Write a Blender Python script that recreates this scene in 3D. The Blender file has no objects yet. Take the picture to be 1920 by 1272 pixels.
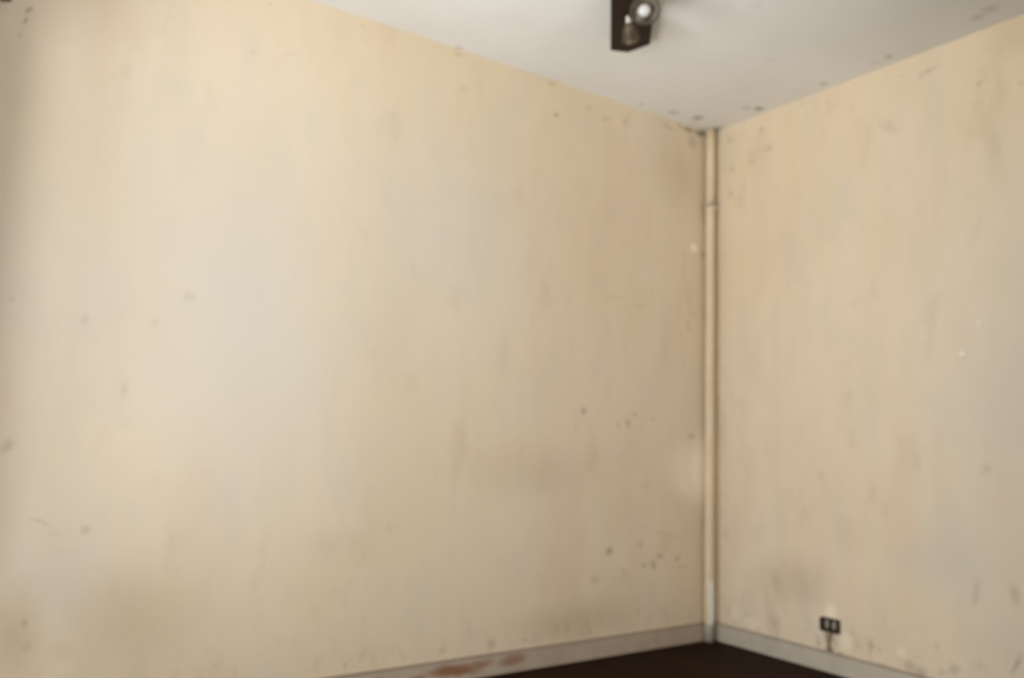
import bpy, bmesh, math, random
from mathutils import Vector, Matrix

# ------------------------------------------------------------ scene settings
S = bpy.context.scene
C = S.collection
S.view_settings.view_transform = 'Standard'
S.view_settings.look = 'None'
S.view_settings.gamma = 1.0
S.view_settings.use_curve_mapping = False
S.view_settings.exposure = 0.0
S.cycles.use_denoising = True
S.cycles.max_bounces = 10
S.cycles.diffuse_bounces = 8
S.cycles.sample_clamp_indirect = 4.0

H = 2.8            # room height
XW = -3.72         # side wall with a window (x)
YB = -4.7          # back wall with a window (y)
WT = 0.20          # wall thickness

# camera ------------------------------------------------------------------
cam_d = bpy.data.cameras.new('camera')
cam = bpy.data.objects.new('camera', cam_d)
C.objects.link(cam)
right = Vector((0.82633395, -0.56251505, 0.02736809))
up = Vector((-0.08956249, -0.08327933, 0.99249338))
fwd = Vector((0.55601327, 0.82258214, 0.11919678))
m = Matrix((right, up, -fwd)).transposed().to_4x4()
m.translation = Vector((-3.46007697, -3.13527859, 1.03263814))
cam.matrix_world = m
cam_d.sensor_fit = 'HORIZONTAL'
cam_d.sensor_width = 36.0
cam_d.lens = 1541.576 * 36.0 / 1920.0
cam_d.clip_start = 0.05
cam_d.dof.use_dof = True
cam_d.dof.focus_distance = 1.0
cam_d.dof.aperture_fstop = 3.6
S.camera = cam

# sky ---------------------------------------------------------------------
W = bpy.data.worlds.new('overcast_sky')
S.world = W
W.use_nodes = True
bg = W.node_tree.nodes['Background']
bg.inputs[0].default_value = (0.80, 0.90, 1.0, 1)
bg.inputs[1].default_value = 0.3

# daylight falling through the windows: sky light from above, light sent up by the sunlit ground, added level fill
# opening: u0 u1 z0 z1
SIDE = [(-1.70, -0.50, 0.15, 2.25), (-3.20, -2.10, 0.15, 2.25)]
BACK = [(-3.35, -1.45, 0.15, 2.25)]
COOL = (0.97, 0.985, 1.0); WARM = (1.0, 1.0, 1.0)
def daylight(name, loc, aim, sx, sy, power, colour):
    d = bpy.data.lights.new(name, 'AREA')
    d.shape = 'RECTANGLE'; d.size = sx; d.size_y = sy
    d.energy = power; d.color = colour
    o = bpy.data.objects.new(name, d); C.objects.link(o)
    o.location = loc
    o.rotation_euler = (Vector(aim) - Vector(loc)).to_track_quat('-Z', 'Y').to_euler()
daylight('ground_light', (XW - WT - 1.3, -1.10, -0.7), (XW, -1.10, 0.9), 2.2, 2.0, 245, WARM)
daylight('side_fill_light', (XW - 3, -1.10, 0.8), (XW, -1.10, 1.3), 1.6, 1.6, 128, WARM)  # added level fill through the first side window, source made up
daylight('sky_light', (XW - 3, -1.10, 3.0), (XW, -1.10, 1.3), 1.6, 1.6, 105, COOL)
daylight('slanted_fill_light', (XW - 3, -4.45, 0.8), (XW, -2.65, 1.3), 1.6, 1.6, 140, WARM)  # added oblique fill through the second side window, no known facade outside
daylight('low_ground_light', (XW - 3, -2.65, -1.2), (XW, -2.65, 1.3), 1.6, 1.6, 95, WARM)
daylight('back_fill_light', (-1.9, YB - 3, 0.8), (-2.4, YB, 1.3), 1.6, 1.6, 235, WARM)  # added fill from behind, invented source beyond the back window

# ------------------------------------------------------------ helpers
def link(name, bm, mat, parent=None, smooth=False):
    me = bpy.data.meshes.new(name)
    bmesh.ops.recalc_face_normals(bm, faces=bm.faces)
    bm.to_mesh(me); bm.free()
    if smooth:
        for p in me.polygons: p.use_smooth = True
    o = bpy.data.objects.new(name, me); C.objects.link(o)
    me.materials.append(mat)
    if parent: o.parent = parent
    return o

def box(bm, x0, x1, y0, y1, z0, z1, bevel=0.0):
    vs = [bm.verts.new((x, y, z)) for x in (x0, x1) for y in (y0, y1) for z in (z0, z1)]
    fs = [bm.faces.new([vs[i] for i in q]) for q in ((0,1,3,2),(4,6,7,5),(0,4,5,1),(2,3,7,6),(0,2,6,4),(1,5,7,3))]
    if bevel:
        es = list({e for f in fs for e in f.edges})
        bmesh.ops.bevel(bm, geom=es, offset=bevel, segments=3, affect='EDGES', profile=0.6)

def lathe(bm, prof, M=Matrix(), n=40, cap0=True, cap1=True):
    """prof: (radius, height) list turned about local z, then moved by M"""
    rings = []
    for r, h in prof:
        rings.append([bm.verts.new(M @ Vector((r * math.cos(2*math.pi*i/n), r * math.sin(2*math.pi*i/n), h))) for i in range(n)])
    for a, b in zip(rings, rings[1:]):
        for i in range(n):
            bm.faces.new((a[i], a[(i+1) % n], b[(i+1) % n], b[i]))
    if cap0: bm.faces.new(rings[0])
    if cap1: bm.faces.new(rings[-1])

def tube(bm, pts, r, n=16):
    rings = []
    for k, p in enumerate(pts):
        p = Vector(p)
        t = (Vector(pts[min(k+1, len(pts)-1)]) - Vector(pts[max(k-1, 0)])).normalized()
        a = t.cross(Vector((0.3, 0.9, 0.2))).normalized(); b = t.cross(a)
        rr = r[k] if isinstance(r, (list, tuple)) else r
        rings.append([bm.verts.new(p + a * rr * math.cos(2*math.pi*i/n) + b * rr * math.sin(2*math.pi*i/n)) for i in range(n)])
    for u, v in zip(rings, rings[1:]):
        for i in range(n):
            bm.faces.new((u[i], u[(i+1) % n], v[(i+1) % n], v[i]))
    bm.faces.new(rings[0]); bm.faces.new(rings[-1])

def extrude_poly(bm, pts, z0, z1, bevel=0.0):
    lo = [bm.verts.new((x, y, z0)) for x, y in pts]; hi = [bm.verts.new((x, y, z1)) for x, y in pts]
    n = len(pts)
    fs = [bm.faces.new(lo), bm.faces.new(hi)]
    for i in range(n): fs.append(bm.faces.new((lo[i], lo[(i+1) % n], hi[(i+1) % n], hi[i])))
    if bevel:
        bmesh.ops.bevel(bm, geom=list({e for f in fs for e in f.edges}), offset=bevel, segments=3, affect='EDGES')

def empty(name, loc, label, cat, group=None):
    o = bpy.data.objects.new(name, None); C.objects.link(o)
    o.location = loc; o.empty_display_size = 0.05
    o['label'] = label; o['category'] = cat
    if group: o['group'] = group
    return o

def tag(o, label, cat, group=None):
    o['label'] = label; o['category'] = cat
    if group: o['group'] = group
    return o

def struct(o):
    o['kind'] = 'structure'
    return o

def srgb(r, g, b):
    f = lambda c: (c/255/12.92) if c/255 <= 0.04045 else ((c/255 + 0.055)/1.055)**2.4
    return (f(r), f(g), f(b), 1)

# ------------------------------------------------------------ node helpers
class NT:
    def __init__(s, name, rough=0.9, spec=0.2):
        s.mat = bpy.data.materials.new(name); s.mat.use_nodes = True
        s.t = s.mat.node_tree; s.n = s.t.nodes; s.l = s.t.links
        s.b = s.n['Principled BSDF']
        s.b.inputs['Roughness'].default_value = rough
        s.b.inputs['Specular IOR Level'].default_value = spec
        s.geo = s.n.new('ShaderNodeNewGeometry').outputs['Position']
    def _in(s, sock, v):
        if isinstance(v, bpy.types.NodeSocket): s.l.new(v, sock)
        else: sock.default_value = v
    def math(s, op, a, b=0.0, clamp=False):
        n = s.n.new('ShaderNodeMath'); n.operation = op; n.use_clamp = clamp
        s._in(n.inputs[0], a); s._in(n.inputs[1], b); return n.outputs[0]
    def rng(s, v, a, b, c=0.0, d=1.0, smooth=True):
        n = s.n.new('ShaderNodeMapRange'); n.interpolation_type = 'SMOOTHSTEP' if smooth else 'LINEAR'
        s._in(n.inputs['Value'], v)
        for k, q in (('From Min', a), ('From Max', b), ('To Min', c), ('To Max', d)): s._in(n.inputs[k], q)
        return n.outputs['Result']
    def mapping(s, v, loc=(0,0,0), rot=(0,0,0), sc=(1,1,1), kind='POINT'):
        n = s.n.new('ShaderNodeMapping'); n.vector_type = kind
        s._in(n.inputs['Vector'], v)
        n.inputs['Location'].default_value = loc; n.inputs['Rotation'].default_value = rot; n.inputs['Scale'].default_value = sc
        return n.outputs[0]
    def noise(s, v, scale, detail=4, rough=0.55, sc=None, loc=(0,0,0)):
        if sc or loc != (0,0,0): v = s.mapping(v, loc, (0,0,0), sc or (1,1,1))
        n = s.n.new('ShaderNodeTexNoise'); s.l.new(v, n.inputs['Vector'])
        n.inputs['Scale'].default_value = scale; n.inputs['Detail'].default_value = detail; n.inputs['Roughness'].default_value = rough
        return n
    def mix(s, f, a, b, mode='MIX'):
        n = s.n.new('ShaderNodeMix'); n.data_type = 'RGBA'; n.blend_type = mode
        s._in(n.inputs['Factor'], f)
        s._in(n.inputs[6], a); s._in(n.inputs[7], b)
        return n.outputs[2]
    def plane(s, ua, va, wobble=0.015):
        """the wall's own two coordinates in metres, edges roughened by noise"""
        x = s.n.new('ShaderNodeSeparateXYZ'); s.l.new(s.geo, x.inputs[0])
        c = s.n.new('ShaderNodeCombineXYZ'); s.l.new(x.outputs[ua], c.inputs[0]); s.l.new(x.outputs[va], c.inputs[1])
        s.xyz = x.outputs
        nz = s.noise(s.geo, 22, 3)
        a = s.n.new('ShaderNodeVectorMath'); a.operation = 'SUBTRACT'; s.l.new(nz.outputs['Color'], a.inputs[0]); a.inputs[1].default_value = (.5,.5,.5)
        b = s.n.new('ShaderNodeVectorMath'); b.operation = 'MULTIPLY_ADD'; s.l.new(a.outputs[0], b.inputs[0]); b.inputs[1].default_value = (wobble*2, wobble*2, 0); s.l.new(c.outputs[0], b.inputs[2])
        return b.outputs[0]
    def spots(s, v, lst, soft=0.0, grow=1.0):
        acc = None
        for (cx, cy, r1, r2, ang, st) in lst:
            ln = s.n.new('ShaderNodeVectorMath')
            if max(r1, r2) / min(r1, r2) < 1.7:      # nearly round: plain distance
                r = math.sqrt(r1 * r2) * grow
                ln.operation = 'DISTANCE'; s.l.new(v, ln.inputs[0]); ln.inputs[1].default_value = (cx, cy, 0)
            else:
                r = 1.0
                mp = s.mapping(v, (cx, cy, 0), (0, 0, math.radians(ang)), (r1*grow, r2*grow, 1), 'TEXTURE')
                ln.operation = 'LENGTH'; s.l.new(mp, ln.inputs[0])
            f = s.rng(ln.outputs['Value'], soft * r, 1.25 * r, st, 0.0)
            acc = f if acc is None else s.math('MAXIMUM', acc, f)
        return acc
    def bump(s, h, strength=0.2, dist=0.01):
        n = s.n.new('ShaderNodeBump'); n.inputs['Strength'].default_value = strength; n.inputs['Distance'].default_value = dist
        s.l.new(h, n.inputs['Height']); s.l.new(n.outputs[0], s.b.inputs['Normal'])
    def base(s, c): s._in(s.b.inputs['Base Color'], c); return s.mat

def plain(name, col, rough=0.6, metal=0.0, spec=0.4, var=0.15, scale=30):
    t = NT(name, rough, spec); t.b.inputs['Metallic'].default_value = metal
    nz = t.noise(t.geo, scale, 3)
    dark = tuple(c * (1 - var) for c in col[:3]) + (1,)
    t.base(t.mix(nz.outputs[0], dark, col)); t.bump(nz.outputs[0], 0.08, 0.002)
    return t.mat

# ------------ marks on the walls and ceiling: (u, v, radius, radius, angle, strength) in metres
MARKS_LEFT = [
    (-0.088, 2.776, 0.0675, 0.0209, 2.5, 0.85), (-0.191, 2.773, 0.0566, 0.0175, 0.1, 0.65), (-0.254, 2.78, 0.0257, 0.0185, 13.7, 0.35), (-0.348, 2.751, 0.0597, 0.0144, -6.1, 0.3),
    (-1.113, 2.629, 0.0239, 0.0137, 14.1, 0.5), (-0.907, 2.717, 0.029, 0.0169, 14.4, 0.2), (-0.788, 2.687, 0.0324, 0.0121, 6.2, 0.3), (-0.66, 2.705, 0.0193, 0.0175, 13.8, 0.25),
    (-0.157, 2.704, 0.0527, 0.0372, 13.0, 0.22), (-0.905, 1.172, 0.0198, 0.0253, 54.9, 0.45), (-0.572, 1.166, 0.0249, 0.0115, -13.0, 0.3), (-0.615, 1.119, 0.0254, 0.0215, 1.8, 0.35),
    (-0.679, 1.112, 0.0214, 0.016, 1.8, 0.2), (-0.441, 1.149, 0.0228, 0.0165, 2.0, 0.2), (-0.162, 1.068, 0.0364, 0.0116, -5.7, 0.4), (-0.728, 0.49, 0.0277, 0.0205, -3.0, 0.55),
    (-0.524, 0.519, 0.0245, 0.0142, 12.2, 0.3), (-0.39, 0.451, 0.0339, 0.0135, -13.8, 0.4), (-0.434, 0.408, 0.0243, 0.0309, 38.4, 0.4), (-0.5, 0.41, 0.022, 0.0158, -3.6, 0.35),
    (-0.263, 0.433, 0.0178, 0.0261, 49.2, 0.3), (-0.224, 0.385, 0.0555, 0.0082, -3.6, 0.25), (-0.64, 0.395, 0.0177, 0.0129, -3.7, 0.25), (-0.821, 0.362, 0.0292, 0.0424, 29.5, 0.2),
    (-0.071, 2.075, 0.026, 0.0425, 8.5, 0.2), (-0.188, 1.661, 0.0248, 0.0468, 5.7, 0.15), (-0.067, 2.314, 0.0351, 0.092, 10.2, 0.2), (-2.092, 0.127, 0.0113, 0.0102, -7.2, 0.55),
    (-2.017, 0.158, 0.0233, 0.0289, -6.8, 0.12), (-1.404, 0.13, 0.034, 0.0227, -6.4, 0.28), (-1.651, 0.132, 0.0315, 0.0175, -6.7, 0.18), (-1.223, 0.121, 0.0239, 0.014, -6.3, 0.2),
    (-0.849, 0.124, 0.0233, 0.0148, -6.0, 0.25), (-2.775, 1.511, 0.0301, 0.0315, 6.8, 0.13), (-3.363, 2.432, 0.0085, 0.021, -25, 0.5), (-3.374, 2.392, 0.007, 0.017, -25, 0.5),
    (-3.383, 2.337, 0.007, 0.016, -25, 0.2), (-3.108, 1.398, 0.023, 0.0184, 6.0, 0.13), (-3.051, 0.687, 0.026, 0.0159, -2.2, 0.22), (-3.186, 0.715, 0.0423, 0.0082, -23.2, 0.2),
    (-3.145, 0.679, 0.0313, 0.0087, -2.3, 0.1), (-3.302, 0.964, 0.0191, 0.0353, -31.6, 0.25), (-3.205, 0.396, 0.0151, 0.0151, -5.7, 0.3), (-3.191, 0.32, 0.0182, 0.0234, -6.6, 0.15),
    (-3.331, 1.443, 0.009, 0.0106, 6.8, 0.2), (-2.964, 1.164, 0.0171, 0.0335, 3.2, 0.13), (-2.886, 1.407, 0.0251, 0.0192, 5.8, 0.08), (-0.379, 0.566, 0.2307, 0.0055, -15.2, 0.16),
    (-0.147, 1.73, 0.0209, 0.0266, 6.1, 0.15), (-1.68, 2.779, 0.0271, 0.0111, 0.2, 0.3), (-1.144, 2.778, 0.0316, 0.0122, 0.1, 0.3), (-1.645, 2.622, 0.0294, 0.0152, 15.2, 0.12),
    (-2.457, 2.544, 0.057, 0.0067, 16.5, 0.1), (-2.604, 2.505, 0.0215, 0.0108, 16.6, 0.1), (-0.953, 1.095, 0.0198, 0.0257, 1.7, 0.12), (-0.725, 1.75, 0.0727, 0.0165, 6.8, 0.1),
    (-0.542, 1.73, 0.0456, 0.014, 6.4, 0.12), (-1.925, 0.651, 0.0243, 0.0259, -2.1, 0.12),
]
PALE_LEFT = [
    (-0.04, 0.885, 0.24, 0.165, 0.0, 1), (-0.20, 0.90, 0.20, 0.13, 0.0, 0.45), (-0.143, 2.104, 0.0298, 0.0271, 8.8, 1), (-0.145, 0.822, 0.1867, 0.0843, -0.4, 0.6),
]
GREY_LEFT = [
    (-3.117, 0.523, 0.1159, 0.1961, 12.9, 0.9), (-3.161, 1.064, 0.196, 0.1416, 2.1, 0.3), (-2.788, 1.31, 0.1709, 0.2315, 4.7, 0.25), (-2.356, 1.794, 0.0671, 0.1935, 9.1, 0.3),
    (-2.42, 2.491, 0.1398, 0.1335, 15.9, 0.1), (-1.524, 1.705, 0.1167, 0.2434, 7.2, 0.2),
]
STAIN_LEFT = [
    (-2.90, 0.38, 0.24, 0.20, -4, 0.55), (-3.22, 0.34, 0.10, 0.22, 0, 0.7),
    (-0.932, 0.181, 0.4378, 0.1142, 2.0, 0.5), (-2.943, 0.457, 0.1024, 0.0887, -4.7, 0.45), (-0.273, 2.488, 0.2152, 0.3301, 11.7, 0.35), (-3.083, 0.299, 0.0965, 0.0512, -6.7, 0.3),
    (-1.201, 0.891, 0.5254, 0.1464, 0.1, 0.25), (-2.132, 0.596, 0.1863, 0.0831, -2.7, 0.15),
]
MARKS_RIGHT = [
    (-0.132, 2.72, 0.0277, 0.0247, -163.6, 0.2), (-0.352, 2.709, 0.0292, 0.0148, -163.1, 0.25), (-0.403, 2.594, 0.0319, 0.0233, -164.1, 0.25), (-0.287, 2.555, 0.0332, 0.0179, -164.9, 0.18),
    (-0.147, 2.544, 0.0311, 0.0183, -165.4, 0.2), (-0.138, 2.403, 0.0308, 0.0243, -166.8, 0.15), (-0.231, 2.408, 0.0298, 0.0149, -166.5, 0.12), (-1.27, 2.704, 0.0518, 0.0111, 170.1, 0.3),
    (-1.235, 2.699, 0.0206, 0.0198, -160.0, 0.15), (-1.479, 2.568, 0.0131, 0.0156, -127.5, 0.3), (-1.644, 2.511, 0.0105, 0.0111, -160.5, 0.25), (-1.074, 2.505, 0.0642, 0.0362, -138.5, 0.14),
    (-0.099, 0.561, 0.0292, 0.061, 173.8, 0.15), (-1.447, 0.96, 0.0318, 0.0263, -150.8, 0.15), (-1.533, 0.485, 0.0275, 0.0484, 170.5, 0.25), (-1.528, 0.22, 0.012, 0.0537, -153.4, 0.4),
    (-1.386, 0.466, 0.0197, 0.0806, -168.7, 0.2), (-0.972, 0.081, 0.0524, 0.0195, -179.7, 0.6), (-1.035, 0.07, 0.0417, 0.0168, -179.9, 0.5), (-1.094, 0.114, 0.0291, 0.0307, 166.8, 0.35),
    (-1.145, 0.096, 0.0473, 0.0303, 166.4, 0.4), (-0.923, 0.16, 0.0158, 0.0229, 167.8, 0.3), (-0.964, 0.151, 0.0155, 0.0136, 167.6, 0.2), (-1.289, 0.148, 0.0354, 0.0252, 166.6, 0.28),
    (-0.885, 0.081, 0.0299, 0.0124, -179.8, 0.6), (-0.806, 0.079, 0.0412, 0.0152, -179.8, 0.5), (-0.765, 0.086, 0.0315, 0.0179, -179.7, 0.6), (-0.713, 0.093, 0.0385, 0.0227, 175.9, 0.85),
    (-0.717, 0.144, 0.04, 0.0526, 168.1, 0.35), (-0.654, 0.112, 0.0235, 0.0218, 167.9, 0.25), (-0.415, 0.362, 0.0387, 0.067, 171.2, 0.15), (-0.396, 0.153, 0.0519, 0.1022, 169.0, 0.15),
    (-1.234, 0.122, 0.0228, 0.017, 166.5, 0.25), (-1.138, 0.166, 0.0238, 0.0065, 167.3, 0.2), (-0.684, 0.899, 0.0233, 0.0352, 177.0, 0.12),
]
PALE_RIGHT = [
    (-0.72, 0.274, 0.0455, 0.0337, 169.6, 0.6), (-0.151, 0.159, 0.0357, 0.0537, 169.5, 0.3), (-0.794, 0.156, 0.0387, 0.0518, 168.1, 0.4), (-0.264, 0.133, 0.068, 0.0315, 169.0, 0.3),
    (-1.062, 0.162, 0.0344, 0.0222, 167.5, 0.35),
]
GREY_RIGHT = [
    (-1.519, 1.215, 0.228, 0.3363, -179.0, 0.6), (-1.326, 0.567, 0.2275, 0.2124, 172.1, 0.9), (-1.52, 0.313, 0.2077, 0.1794, 168.1, 0.7), (-1.621, 1.761, 0.152, 0.2549, -171.0, 0.5),
    (-1.098, 0.535, 0.1184, 0.1122, 172.1, 0.4),
]
STAIN_RIGHT = [
    (-0.494, 0.374, 0.2682, 0.152, 171.2, 0.5), (-0.454, 2.031, 0.1629, 0.112, -170.1, 0.1), (-0.846, 0.642, 0.1578, 0.1195, 173.8, 0.15), (-1.624, 2.741, 0.1271, 0.1357, -157.6, 0.35),
]
MARKS_CEILING = [
    (-0.067, -0.387, 0.0305, 0.0358, -38.0, 0.75), (-0.126, -0.358, 0.0388, 0.0284, -38.0, 0.25), (-0.063, -0.782, 0.023, 0.0308, -37.7, 0.4), (-0.077, -1.13, 0.0189, 0.0265, -37.5, 0.45),
    (-0.226, -0.105, 0.0403, 0.038, -38.1, 0.6), (-0.383, -0.075, 0.0398, 0.0369, -38.1, 0.35), (-0.018, -0.059, 0.0475, 0.0489, -38.3, 0.55), (-0.143, -1.602, 0.0334, 0.0506, -37.1, 0.25),
    (-0.119, -1.541, 0.0298, 0.0393, -37.2, 0.3), (-1.686, -0.009, 0.0197, 0.0208, -37.4, 0.4), (-1.115, 0.009, 0.0239, 0.0249, -37.7, 0.35), (-0.592, -0.048, 0.0224, 0.0211, -38.0, 0.25),
    (-1.477, -0.069, 0.0199, 0.0217, -37.5, 0.12), (-0.473, -0.785, 0.0243, 0.0272, -37.5, 0.12), (-0.074, -1.057, 0.0193, 0.0219, -37.5, 0.2), (-0.907, -1.066, 0.0426, 0.0334, -37.1, 0.08),
]

# ------------------------------------------------------------ materials
CREAM = (0.735, 0.62, 0.445, 1)      # the aged cream distemper of the walls
PALE = (0.95, 0.86, 0.68, 1)
GREYW = (0.655, 0.595, 0.49, 1)      # where the cream coat has worn to greyer plaster
TAN = (0.52, 0.41, 0.27, 1)
WASH = (0.665, 0.615, 0.525, 1)       # a cooler, greyer tone in broad soft patches
WASH_LEFT = [(-2.6, 1.55, 0.95, 1.0, 0, 1.0), (-1.75, 2.0, 0.7, 0.6, 0, 0.7), (-3.1, 0.7, 0.6, 0.5, 0, 0.6)]
WASH_RIGHT = [(-1.75, 1.2, 0.6, 1.2, 0, 0.8)]
MOULD = (0.14, 0.093, 0.056, 1)

def wall_material(name, ua, marks, pale, grey, wash, stain, corner_mould, wear):
    t = NT(name, 0.92, 0.15)
    v = t.plane(ua, 2)
    U, Z = t.xyz[ua], t.xyz[2]
    # broad mottling, drawn out a little downwards like brushed distemper
    n1 = t.noise(t.geo, 1.3, 5, 0.6, (1, 1, 0.55), (3.1, 0.7, 1.9)).outputs[0]
    n2 = t.noise(t.geo, 5.0, 5, 0.62, (1, 1, 0.45), (7.7, 2.2, 0.3)).outputs[0]
    n3 = t.noise(t.geo, 45, 3).outputs[0]
    col = t.mix(t.rng(n1, 0.35, 0.68), CREAM, tuple(c * k for c, k in zip(CREAM, (1.04, 1.06, 1.14))) + (1,))
    n4 = t.noise(t.geo, 3.2, 4, 0.55, (1, 1, 0.30), (1.3, 5.1, 4.4)).outputs[0]
    col = t.mix(t.rng(n2, 0.50, 0.70, 0, 0.45), col, GREYW)
    col = t.mix(t.rng(n4, 0.52, 0.66, 0, 0.32), col, (0.70, 0.545, 0.40, 1))
    col = t.mix(t.rng(n4, 0.34, 0.46, 0.22, 0), col, (0.60, 0.555, 0.40, 1))
    col = t.mix(t.rng(n2, 0.28, 0.44, 0.28, 0), col, TAN)
    col = t.mix(t.math('MULTIPLY', t.spots(v, wash), t.rng(n1, 0.30, 0.60, 0.55, 1.0)), col, WASH)
    g = t.math('MULTIPLY', t.spots(v, grey), t.rng(n2, 0.30, 0.62, 0.5, 1.0))
    col = t.mix(g, col, GREYW)
    st = t.math('MULTIPLY', t.spots(v, stain), t.rng(n2, 0.25, 0.7, 0.6, 1.15))
    col = t.mix(st, col, TAN)
    col = t.mix(t.spots(v, pale, 0.35), col, PALE)
    # grime along the foot of the wall and flecks of mould
    foot = t.math('MULTIPLY', t.rng(Z, 0.10, 0.34, 1, 0), t.rng(t.noise(t.geo, 16, 5, 0.7, (1, 1, 0.6)).outputs[0], 0.50, 0.72, 0, wear))
    col = t.mix(foot, col, MOULD)
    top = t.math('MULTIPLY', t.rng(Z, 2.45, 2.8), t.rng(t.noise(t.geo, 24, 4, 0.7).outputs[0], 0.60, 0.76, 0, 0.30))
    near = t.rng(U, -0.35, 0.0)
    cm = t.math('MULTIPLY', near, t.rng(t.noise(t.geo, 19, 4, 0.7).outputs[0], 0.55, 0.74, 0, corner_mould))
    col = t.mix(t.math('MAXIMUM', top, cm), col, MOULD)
    col = t.mix(t.spots(v, marks), col, MOULD)
    t.bump(t.math('ADD', t.math('MULTIPLY', n2, 0.8), t.math('MULTIPLY', n3, 0.2)), 0.25, 0.012)
    return t.base(col)

M_LEFT = wall_material('aged_cream_wall', 0, MARKS_LEFT, PALE_LEFT, GREY_LEFT, WASH_LEFT, STAIN_LEFT, 0.12, 0.15)
M_RIGHT = wall_material('worn_cream_wall', 1, MARKS_RIGHT, PALE_RIGHT, GREY_RIGHT, WASH_RIGHT, STAIN_RIGHT, 0.22, 0.30)
M_OTHER = plain('cream_wall', CREAM, 0.92, spec=0.15, var=0.08, scale=3)

t = NT('ceiling_paint', 0.95, 0.1)
v = t.plane(0, 1)
n = t.noise(t.geo, 2.2, 5, 0.6).outputs[0]
col = t.mix(t.rng(n, 0.3, 0.7), (0.775, 0.775, 0.755, 1), (0.815, 0.815, 0.805, 1))
ceil_falloff = t.math('MULTIPLY', t.spots(v, [(-0.30, -1.75, 0.95, 0.62, -25, 0.55), (-0.05, -1.35, 0.5, 0.3, 60, 0.3)]), t.rng(n, 0.25, 0.7, 0.5, 1.0))  # painted falloff: ceiling greyed where its light fades to the right
col = t.mix(ceil_falloff, col, (0.44, 0.42, 0.37, 1))
col = t.mix(t.spots(v, MARKS_CEILING), col, (0.12, 0.10, 0.085, 1))
t.bump(t.noise(t.geo, 9, 4).outputs[0], 0.15, 0.01)
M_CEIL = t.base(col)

# dark stained parquet boards
t = NT('dark_floorboards', 0.5, 0.02)
mp = t.mapping(t.geo, (0, 0, 0), (0, 0, math.radians(90)))
br = t.n.new('ShaderNodeTexBrick'); t.l.new(mp, br.inputs['Vector'])
br.inputs['Scale'].default_value = 1.0; br.inputs['Brick Width'].default_value = 0.9; br.inputs['Row Height'].default_value = 0.075
br.inputs['Mortar Size'].default_value = 0.0015
br.inputs['Color1'].default_value = (0.022, 0.0078, 0.0038, 1); br.inputs['Color2'].default_value = (0.015, 0.0062, 0.0035, 1)
br.inputs['Mortar'].default_value = (0.004, 0.002, 0.0015, 1)
gr = t.noise(t.geo, 30, 5, 0.6, (6, 0.5, 1)).outputs[0]
t.bump(gr, 0.05, 0.002)
M_FLOOR = t.base(t.mix(t.rng(gr, 0.3, 0.7, 0, 0.4), br.outputs['Color'], (0.026, 0.012, 0.006, 1)))

def baseboard_material(name, ua, colour, peel, dirt):
    t = NT(name, 0.55, 0.35)
    v = t.plane(ua, 2, 0.012)
    n = t.noise(t.geo, 9, 5, 0.65, (1, 1, 1)).outputs[0]
    col = t.mix(t.rng(n, 0.35, 0.7, 0, 0.6), colour, tuple(c * 0.80 for c in colour[:3]) + (1,))
    col = t.mix(t.rng(t.xyz[2], 0.072, 0.092, 0, dirt), col, (0.10, 0.07, 0.05, 1))
    if peel: col = t.mix(t.spots(v, peel, 0.3), col, (0.26, 0.10, 0.04, 1))
    t.bump(n, 0.15, 0.004)
    return t.base(col)
PEEL = [(-1.60, 0.045, 0.15, 0.028, -3, 0.9), (-1.47, 0.055, 0.07, 0.02, 0, 0.7), (-1.30, 0.052, 0.085, 0.026, 5, 0.65), (-1.78, 0.030, 0.05, 0.02, 0, 0.8), (-1.95, 0.055, 0.04, 0.015, 0, 0.4), (-2.15, 0.05, 0.05, 0.015, 0, 0.3)]
M_BASE_L = baseboard_material('grey_skirting_peeling', 0, (0.48, 0.40, 0.31, 1), PEEL, 0.6)  # same paint as the right board, darkened here for its dimmer light
M_BASE_R = baseboard_material('grey_skirting', 1, (0.53, 0.48, 0.395, 1), None, 0.55)

# painted pipe: cream, grey foot, a bare white chip low down
t = NT('pipe_paint', 0.6, 0.3)
t.plane(0, 2)
n = t.noise(t.geo, 7, 4, 0.6).outputs[0]
col = t.mix(t.rng(n, 0.35, 0.7), (0.70, 0.575, 0.40, 1), (0.74, 0.63, 0.46, 1))
chip = t.math('MULTIPLY', t.rng(t.xyz[2], 0.30, 0.315, 1, 0), t.rng(t.math('SUBTRACT', t.xyz[0], t.xyz[1]), -0.029, -0.024))
col = t.mix(chip, col, (0.83, 0.80, 0.74, 1))
col = t.mix(t.rng(t.xyz[2], 0.088, 0.094, 1, 0), col, (0.52, 0.47, 0.38, 1))
ring = t.math('MULTIPLY', t.rng(t.math('ABSOLUTE', t.math('SUBTRACT', t.xyz[2], 2.35)), 0.02, 0.07, 1, 0), t.rng(t.noise(t.geo, 28, 4).outputs[0], 0.45, 0.65, 0, 0.6))
col = t.mix(ring, col, MOULD)
M_PIPE = t.base(col)

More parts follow.
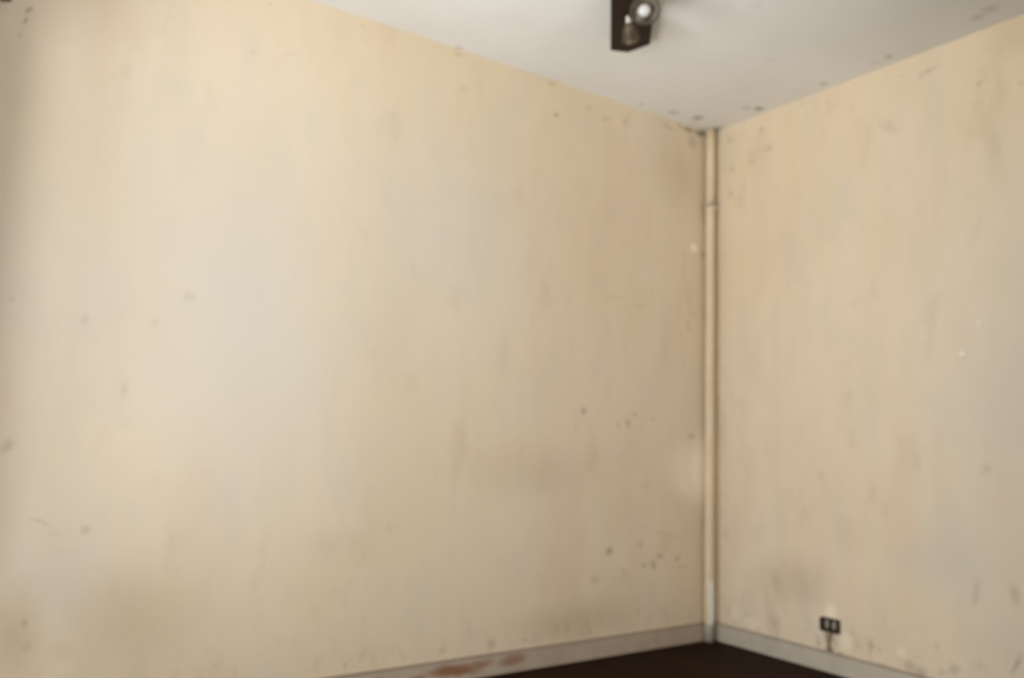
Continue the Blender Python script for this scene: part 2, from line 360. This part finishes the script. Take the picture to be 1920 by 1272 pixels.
M_BRONZE = plain('dark_bronze_plate', (0.020, 0.0095, 0.005, 1), 0.5, 0.0, 0.2, 0.4, 14)
M_DULL = plain('tarnished_brass', (0.10, 0.075, 0.045, 1), 0.5, 0.5, 0.5, 0.35, 25)
M_DARK = plain('dark_metal', (0.035, 0.025, 0.018, 1), 0.4, 0.5, 0.5, 0.3, 25)
M_BULB = plain('frosted_bulb_glass', (0.55, 0.54, 0.52, 1), 0.25, 0.0, 0.6, 0.03, 10)
M_REFL = plain('tarnished_reflector', (0.42, 0.37, 0.29, 1), 0.5, 0.3, 0.5, 0.25, 20)
M_SHADE = plain('dark_brown_enamel', (0.045, 0.030, 0.018, 1), 0.4, 0.2, 0.5, 0.3, 25)
M_CAP = plain('nickel_cap', (0.62, 0.60, 0.55, 1), 0.3, 0.6, 0.5, 0.1, 20)
M_SOCKET = plain('dark_bakelite', (0.028, 0.018, 0.011, 1), 0.45, 0.0, 0.45, 0.3, 40)
M_INSERT = plain('grey_porcelain', (0.40, 0.365, 0.30, 1), 0.45, 0.0, 0.45, 0.2, 60)
M_CABLE = plain('painted_cable', (0.36, 0.295, 0.20, 1), 0.8, 0.0, 0.3, 0.3, 50)
M_FILL = plain('white_filler', (0.82, 0.78, 0.68, 1), 0.9, 0.0, 0.15, 0.05, 60)
M_FRAME = plain('white_window_paint', (0.75, 0.73, 0.68, 1), 0.5, 0.0, 0.4, 0.05, 20)
t = NT('window_glass', 0.05, 0.5)
tr = t.n.new('ShaderNodeBsdfTransparent'); gl = t.n.new('ShaderNodeBsdfGlossy'); gl.inputs['Roughness'].default_value = 0.02
mx = t.n.new('ShaderNodeMixShader'); mx.inputs[0].default_value = 0.06
t.l.new(tr.outputs[0], mx.inputs[1]); t.l.new(gl.outputs[0], mx.inputs[2])
t.l.new(mx.outputs[0], t.n['Material Output'].inputs['Surface'])
M_GLASS = t.mat

# ------------------------------------------------------------ room shell
bm = bmesh.new(); box(bm, XW - WT, WT, YB - WT, WT, -0.15, 0.0); struct(link('floor', bm, M_FLOOR))
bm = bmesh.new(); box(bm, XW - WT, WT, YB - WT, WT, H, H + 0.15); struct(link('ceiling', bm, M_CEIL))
bm = bmesh.new(); box(bm, XW - WT, 0.0, 0.0, WT, 0.0, H); struct(link('wall_left', bm, M_LEFT))
bm = bmesh.new(); box(bm, 0.0, WT, YB - WT, WT, 0.0, H); struct(link('wall_right', bm, M_RIGHT))

def pierced(bm, axis, a0, a1, b0, b1, wins):
    """a wall slab with window openings; axis 0 runs along x, axis 1 along y"""
    pieces = []; u = a0
    for (u0, u1, z0, z1) in sorted(wins):
        pieces += [(u, u0, 0, H), (u0, u1, 0, z0), (u0, u1, z1, H)]; u = u1
    pieces.append((u, a1, 0, H))
    for (p, q, r, s_) in pieces:
        if axis == 0: box(bm, p, q, b0, b1, r, s_)
        else: box(bm, b0, b1, p, q, r, s_)
bm = bmesh.new(); pierced(bm, 1, YB, 0.0, XW - WT, XW, SIDE); struct(link('wall_side', bm, M_OTHER))
bm = bmesh.new(); pierced(bm, 0, XW, 0.0, YB - WT, YB, BACK); struct(link('wall_back', bm, M_OTHER))

def window(name, axis, win, face):
    """frame, two casements and their panes set in the opening; face = outer face of the wall"""
    u0, u1, z0, z1 = win
    d0, d1 = face + 0.05, face + 0.10
    def b(bm, p, q, r, s_, e0=d0, e1=d1):
        if axis == 0: box(bm, p, q, e0, e1, r, s_)
        else: box(bm, e0, e1, p, q, r, s_)
    bm = bmesh.new(); w = 0.045
    b(bm, u0, u1, z0, z0 + w); b(bm, u0, u1, z1 - w, z1); b(bm, u0, u0 + w, z0 + w, z1 - w); b(bm, u1 - w, u1, z0 + w, z1 - w)
    mid = (u0 + u1) / 2; b(bm, mid - 0.03, mid + 0.03, z0 + w, z1 - w)
    root = struct(link(name, bm, M_FRAME))
    for (p, q) in ((u0 + w, mid - 0.03), (mid + 0.03, u1 - w)):
        bm = bmesh.new(); b(bm, p, q, z0 + w, z1 - w, face + 0.072, face + 0.078)
        link('window_pane', bm, M_GLASS, root)
    return root
nw = 0
for w in SIDE: nw += 1; window('window_%d' % nw, 1, w, XW - WT)
for w in BACK: nw += 1; window('window_%d' % nw, 0, w, YB - WT)

# skirting boards: flat face, rounded top edge
def skirting(name, pts, mat, along):
    bm = bmesh.new()
    prof = [(0, 0), (0.015, 0), (0.015, 0.078), (0.0135, 0.085), (0.009, 0.0895), (0.004, 0.091), (0, 0.091)]
    a, b = pts
    ends = []
    for e in (a, b):
        ends.append([bm.verts.new((e, -d, z) if along == 0 else (-d, e, z)) for d, z in prof])
    n = len(prof)
    for i in range(n): bm.faces.new((ends[0][i], ends[0][(i+1) % n], ends[1][(i+1) % n], ends[1][i]))
    bm.faces.new(ends[0]); bm.faces.new(ends[1])
    return struct(link(name, bm, mat))
skirting('baseboard_left', (XW, 0.0), M_BASE_L, 0)
skirting('baseboard_right', (YB, -0.0155), M_BASE_R, 1)

# ------------------------------------------------------------ added pelmet and curtain that darken the left edge of the view
M_WOOD = plain('dark_brown_wood', (0.055, 0.028, 0.012, 1), 0.6, 0.0, 0.3, 0.4, 12)
M_BLOCKER = plain('brown_blocker_cloth', (0.10, 0.065, 0.035, 1), 0.95, 0.0, 0.1, 0.3, 30)
PX = -3.415          # front face of the added pelmet
bm = bmesh.new()
box(bm, PX - 0.018, PX, -1.95, -0.03, 2.432, 2.76, 0.004)
box(bm, XW + 0.001, PX - 0.016, -1.95, -0.03, 2.742, 2.76)
box(bm, XW + 0.001, PX - 0.016, -1.95, -1.932, 2.432, 2.745)
box(bm, XW + 0.001, PX - 0.016, -0.048, -0.03, 2.432, 2.745)
tag(link('corner_dark_board', bm, M_WOOD), 'added dark brown board that darkens the top left corner of the room view', 'pelmet')
root = empty('window_curtain', (-3.59, -0.19, 0), 'added brown curtain, out of view, that shades the far left of the wall', 'curtain')
bm = bmesh.new()
n = 90; rows = 12; front = []; back = []
for side, off in ((front, 0.0), (back, 0.003)):
    for r in range(rows + 1):
        z = 0.03 + (2.40 - 0.03) * r / rows
        amp = 0.032 - 0.010 * r / rows
        side.append([bm.verts.new((amp * math.sin(i / n * 2 * math.pi * 5 + 0.15 * math.sin(z * 3)) + off, -0.15 + 0.31 * i / n, z)) for i in range(n + 1)])
for g in (front, back):
    for r in range(rows):
        for i in range(n): bm.faces.new((g[r][i], g[r][i+1], g[r+1][i+1], g[r+1][i]))
for r in range(rows):
    for i in (0, n): bm.faces.new((front[r][i], front[r+1][i], back[r+1][i], back[r][i]))
for i in range(n):
    for r in (0, rows): bm.faces.new((front[r][i], front[r][i+1], back[r][i+1], back[r][i]))
link('blocker_cloth', bm, M_BLOCKER, root, True)
bm = bmesh.new(); tube(bm, [(0, -1.72, 2.390), (0, 0.185, 2.390)], 0.012)
link('blocker_rod', bm, M_DARK, root, True)

# ------------------------------------------------------------ corner pipe
px, py, pr = -0.052, -0.0405, 0.0248
root = empty('corner_pipe', (px, py, 0), 'cream painted vertical pipe running from ceiling to floor in the room corner', 'pipe')
bm = bmesh.new()
pts = [(0.0006 * math.sin(k * 0.9) - 0.018 * (1 - k / 24), 0, H * k / 24) for k in range(25)]
tube(bm, [(x, y, min(z, H - 0.001) if z > 0 else 0.001) for x, y, z in pts], pr, 28)
link('pipe_body', bm, M_PIPE, root, True)
bm = bmesh.new()
lathe(bm, [(pr, 2.322), (pr + .002, 2.324), (pr + .0045, 2.330), (pr + .0045, 2.352), (pr + .002, 2.358), (pr, 2.360)], Matrix.Translation((-0.003, 0, 0)), 28)
box(bm, 0.018, -px - 0.0005, -0.004, 0.004, 2.330, 2.352)
o = link('pipe_clip', bm, M_PIPE, root)

# ------------------------------------------------------------ wall socket low on the right wall
sy, sz = -0.722, 0.211
root = empty('wall_socket', (0, sy, sz), 'small dark double power socket mounted low on the right wall above the skirting', 'socket')
def rrect(bm, w, h, x0, x1, r, n=6):
    """rounded rectangle in the wall plane, from x0 (wall) out to x1"""
    pts = []
    for cx, cy, a in ((w/2-r, h/2-r, 0), (-w/2+r, h/2-r, 90), (-w/2+r, -h/2+r, 180), (w/2-r, -h/2+r, 270)):
        for k in range(n + 1):
            q = math.radians(a + 90 * k / n); pts.append((cx + r * math.cos(q), cy + r * math.sin(q)))
    A = [bm.verts.new((x0, p, q)) for p, q in pts]; B = [bm.verts.new((x1, p, q)) for p, q in pts]
    bm.faces.new(A); fb = bm.faces.new(B)
    for i in range(len(pts)): bm.faces.new((A[i], A[(i+1) % len(pts)], B[(i+1) % len(pts)], B[i]))
    bmesh.ops.bevel(bm, geom=list(fb.edges), offset=0.002, segments=2, affect='EDGES')
bm = bmesh.new(); rrect(bm, 0.098, 0.062, -0.0005, -0.018, 0.007)
o = link('socket_box', bm, M_SOCKET, root)
for k, dy in enumerate((0.007, -0.030)):
    bm = bmesh.new()
    M = Matrix.Translation((-0.0175, dy, 0.006)) @ Matrix.Rotation(-math.pi/2, 4, 'Y') @ Matrix.Diagonal((1.35, 0.62, 1, 1))
    lathe(bm, [(0.0145, 0), (0.0145, 0.004), (0.0125, 0.006), (0.0105, 0.005), (0.010, 0.0035)], M, 28)
    ins = link('socket_insert', bm, M_INSERT, root)
    ins['label'] = 'pale oval socket insert'
    for dz in (-0.006, 0.006):
        bm = bmesh.new(); lathe(bm, [(0.0016, 0), (0.0016, 0.0015)], Matrix.Translation((-0.0207, dy, 0.006 + dz)) @ Matrix.Rotation(-math.pi/2, 4, 'Y'), 12)
        link('contact_hole', bm, M_SOCKET, ins)
# the short cable that drops from it into the skirting
bm = bmesh.new()
tube(bm, [(-0.006, sy + 0.006, sz - 0.031), (-0.007, sy + 0.010, sz - 0.055), (-0.0065, sy + 0.012, sz - 0.085), (-0.0065, sy + 0.010, sz - 0.112), (-0.007, sy + 0.008, 0.0915)], [0.017, 0.012, 0.0075, 0.006, 0.009], 12)
tag(link('socket_cable', bm, M_CABLE, None, True), 'short brownish cable dropping from the dark socket to the skirting top', 'cable')

# two dabs of white filler on the right wall
def dab(y, z, r, seed, label):
    rnd = random.Random(seed)
    bm = bmesh.new(); n = 18
    prof = [(1.0, 0.0), (0.85, 0.0016), (0.5, 0.0026), (0.15, 0.003)]
    jit = [1 + rnd.uniform(-.14, .14) for _ in range(n)]
    rings = [[bm.verts.new((-h - 0.0002, y + r*k*jit[i]*math.cos(2*math.pi*i/n), z + r*k*jit[i]*1.1*math.sin(2*math.pi*i/n))) for i in range(n)] for k, h in prof]
    for a, b in zip(rings, rings[1:]):
        for i in range(n): bm.faces.new((a[i], a[(i+1) % n], b[(i+1) % n], b[i]))
    bm.faces.new(rings[0]); bm.faces.new(rings[-1])
    o = link('filler_dab', bm, M_FILL, None, True)
    return tag(o, label, 'filler dab', 'white filler dabs on the right wall')
dab(-1.369, 1.430, 0.0155, 1, 'larger and lower of the two white filler dabs on the right wall')
dab(-1.443, 1.551, 0.010, 2, 'smaller and higher of the two white filler dabs on the right wall')

# ------------------------------------------------------------ ceiling spotlight
U = Vector((-0.655, -0.755, 0)); V = Vector((0.755, -0.655, 0))   # along the plate / across it
far = [Vector((-1.185, -0.487, 0)), Vector((-1.109, -0.520, 0)), Vector((-1.085, -0.633, 0))]
ctr = Vector((-1.345, -0.800, 0))
near = [far[2] + U * 0.56, far[1] + U * 0.66 , far[0] + U * 0.62]
root = empty('ceiling_spotlight', (ctr.x, ctr.y, H), 'dark brown ceiling light plate carrying two small spotlight heads', 'ceiling light')
bm = bmesh.new()
extrude_poly(bm, [(p.x - ctr.x, p.y - ctr.y) for p in far + near], -0.05, -0.0005, 0.003)
link('mounting_plate', bm, M_BRONZE, root)
def head(c, d, r, L, bulb_r, mat, arm_from, bulb_out):
    d = d.normalized()
    q = d.to_track_quat('Z', 'Y').to_matrix().to_4x4()
    M = Matrix.Translation(c) @ q
    bm = bmesh.new()
    outer = [(0.012, -L*0.55), (r*0.42, -L*0.52), (r*0.62, -L*0.40), (r*0.80, -L*0.1), (r*0.93, L*0.25), (r, L*0.5)]
    inner = [(rr - 0.003, hh) for rr, hh in reversed(outer[1:])]
    lathe(bm, outer + [(r + .0015, L*0.515), (r - .002, L*0.515)], M, cap1=False)
    h = link('spot_shade', bm, mat, root, True)
    bm = bmesh.new(); lathe(bm, [(r - .0035, L*0.512)] + inner + [(0.01, -L*0.48)], M, cap0=False)
    rf = link('reflector', bm, M_REFL, h, True); rf['label'] = 'dull silvery reflector inside the shade'
    bm = bmesh.new()
    b = bulb_r; off = bulb_out
    prof = [(b*0.40, off - 1.9*b), (b*0.46, off - 1.3*b), (b*0.80, off - 0.75*b), (b*0.98, off - 0.3*b), (b, off), (b*0.92, off + 0.3*b), (b*0.70, off + 0.52*b), (b*0.38, off + 0.64*b), (b*0.08, off + 0.68*b)]
    lathe(bm, prof, M)
    bl = link('bulb', bm, M_BULB, h, True); bl['label'] = 'white frosted bulb'
    bm = bmesh.new()
    e = c - d * L * 0.55
    lathe(bm, [(0.004, -0.016), (0.010, -0.013), (0.013, -0.005), (0.013, 0.004)], Matrix.Translation(e) @ q)
    lathe(bm, [(0.001, -0.010), (0.008, -0.008), (0.011, 0), (0.008, 0.008), (0.001, 0.010)], Matrix.Translation(e - d*0.018))
    link('end_cap', bm, M_CAP, h, True)
    bm = bmesh.new()
    tube(bm, [arm_from, arm_from + Vector((0, 0, -0.02)), (e - d*0.022 + arm_from) / 2 + Vector((0, 0, -0.01)), e - d*0.018], 0.006)
    link('arm', bm, M_DARK, h, True)
def rel(x, y, z): return Vector((x - ctr.x, y - ctr.y, z - H))
head(rel(-1.399, -0.922, 2.670), Vector((-0.50, -0.72, -0.30)), 0.056, 0.100, 0.024, M_SHADE, rel(-1.36, -0.87, 2.752), 0.040)
head(rel(-1.300, -0.742, 2.700), Vector((0.55, 0.42, -0.50)), 0.036, 0.075, 0.020, M_DULL, rel(-1.33, -0.80, 2.752), 0.022)
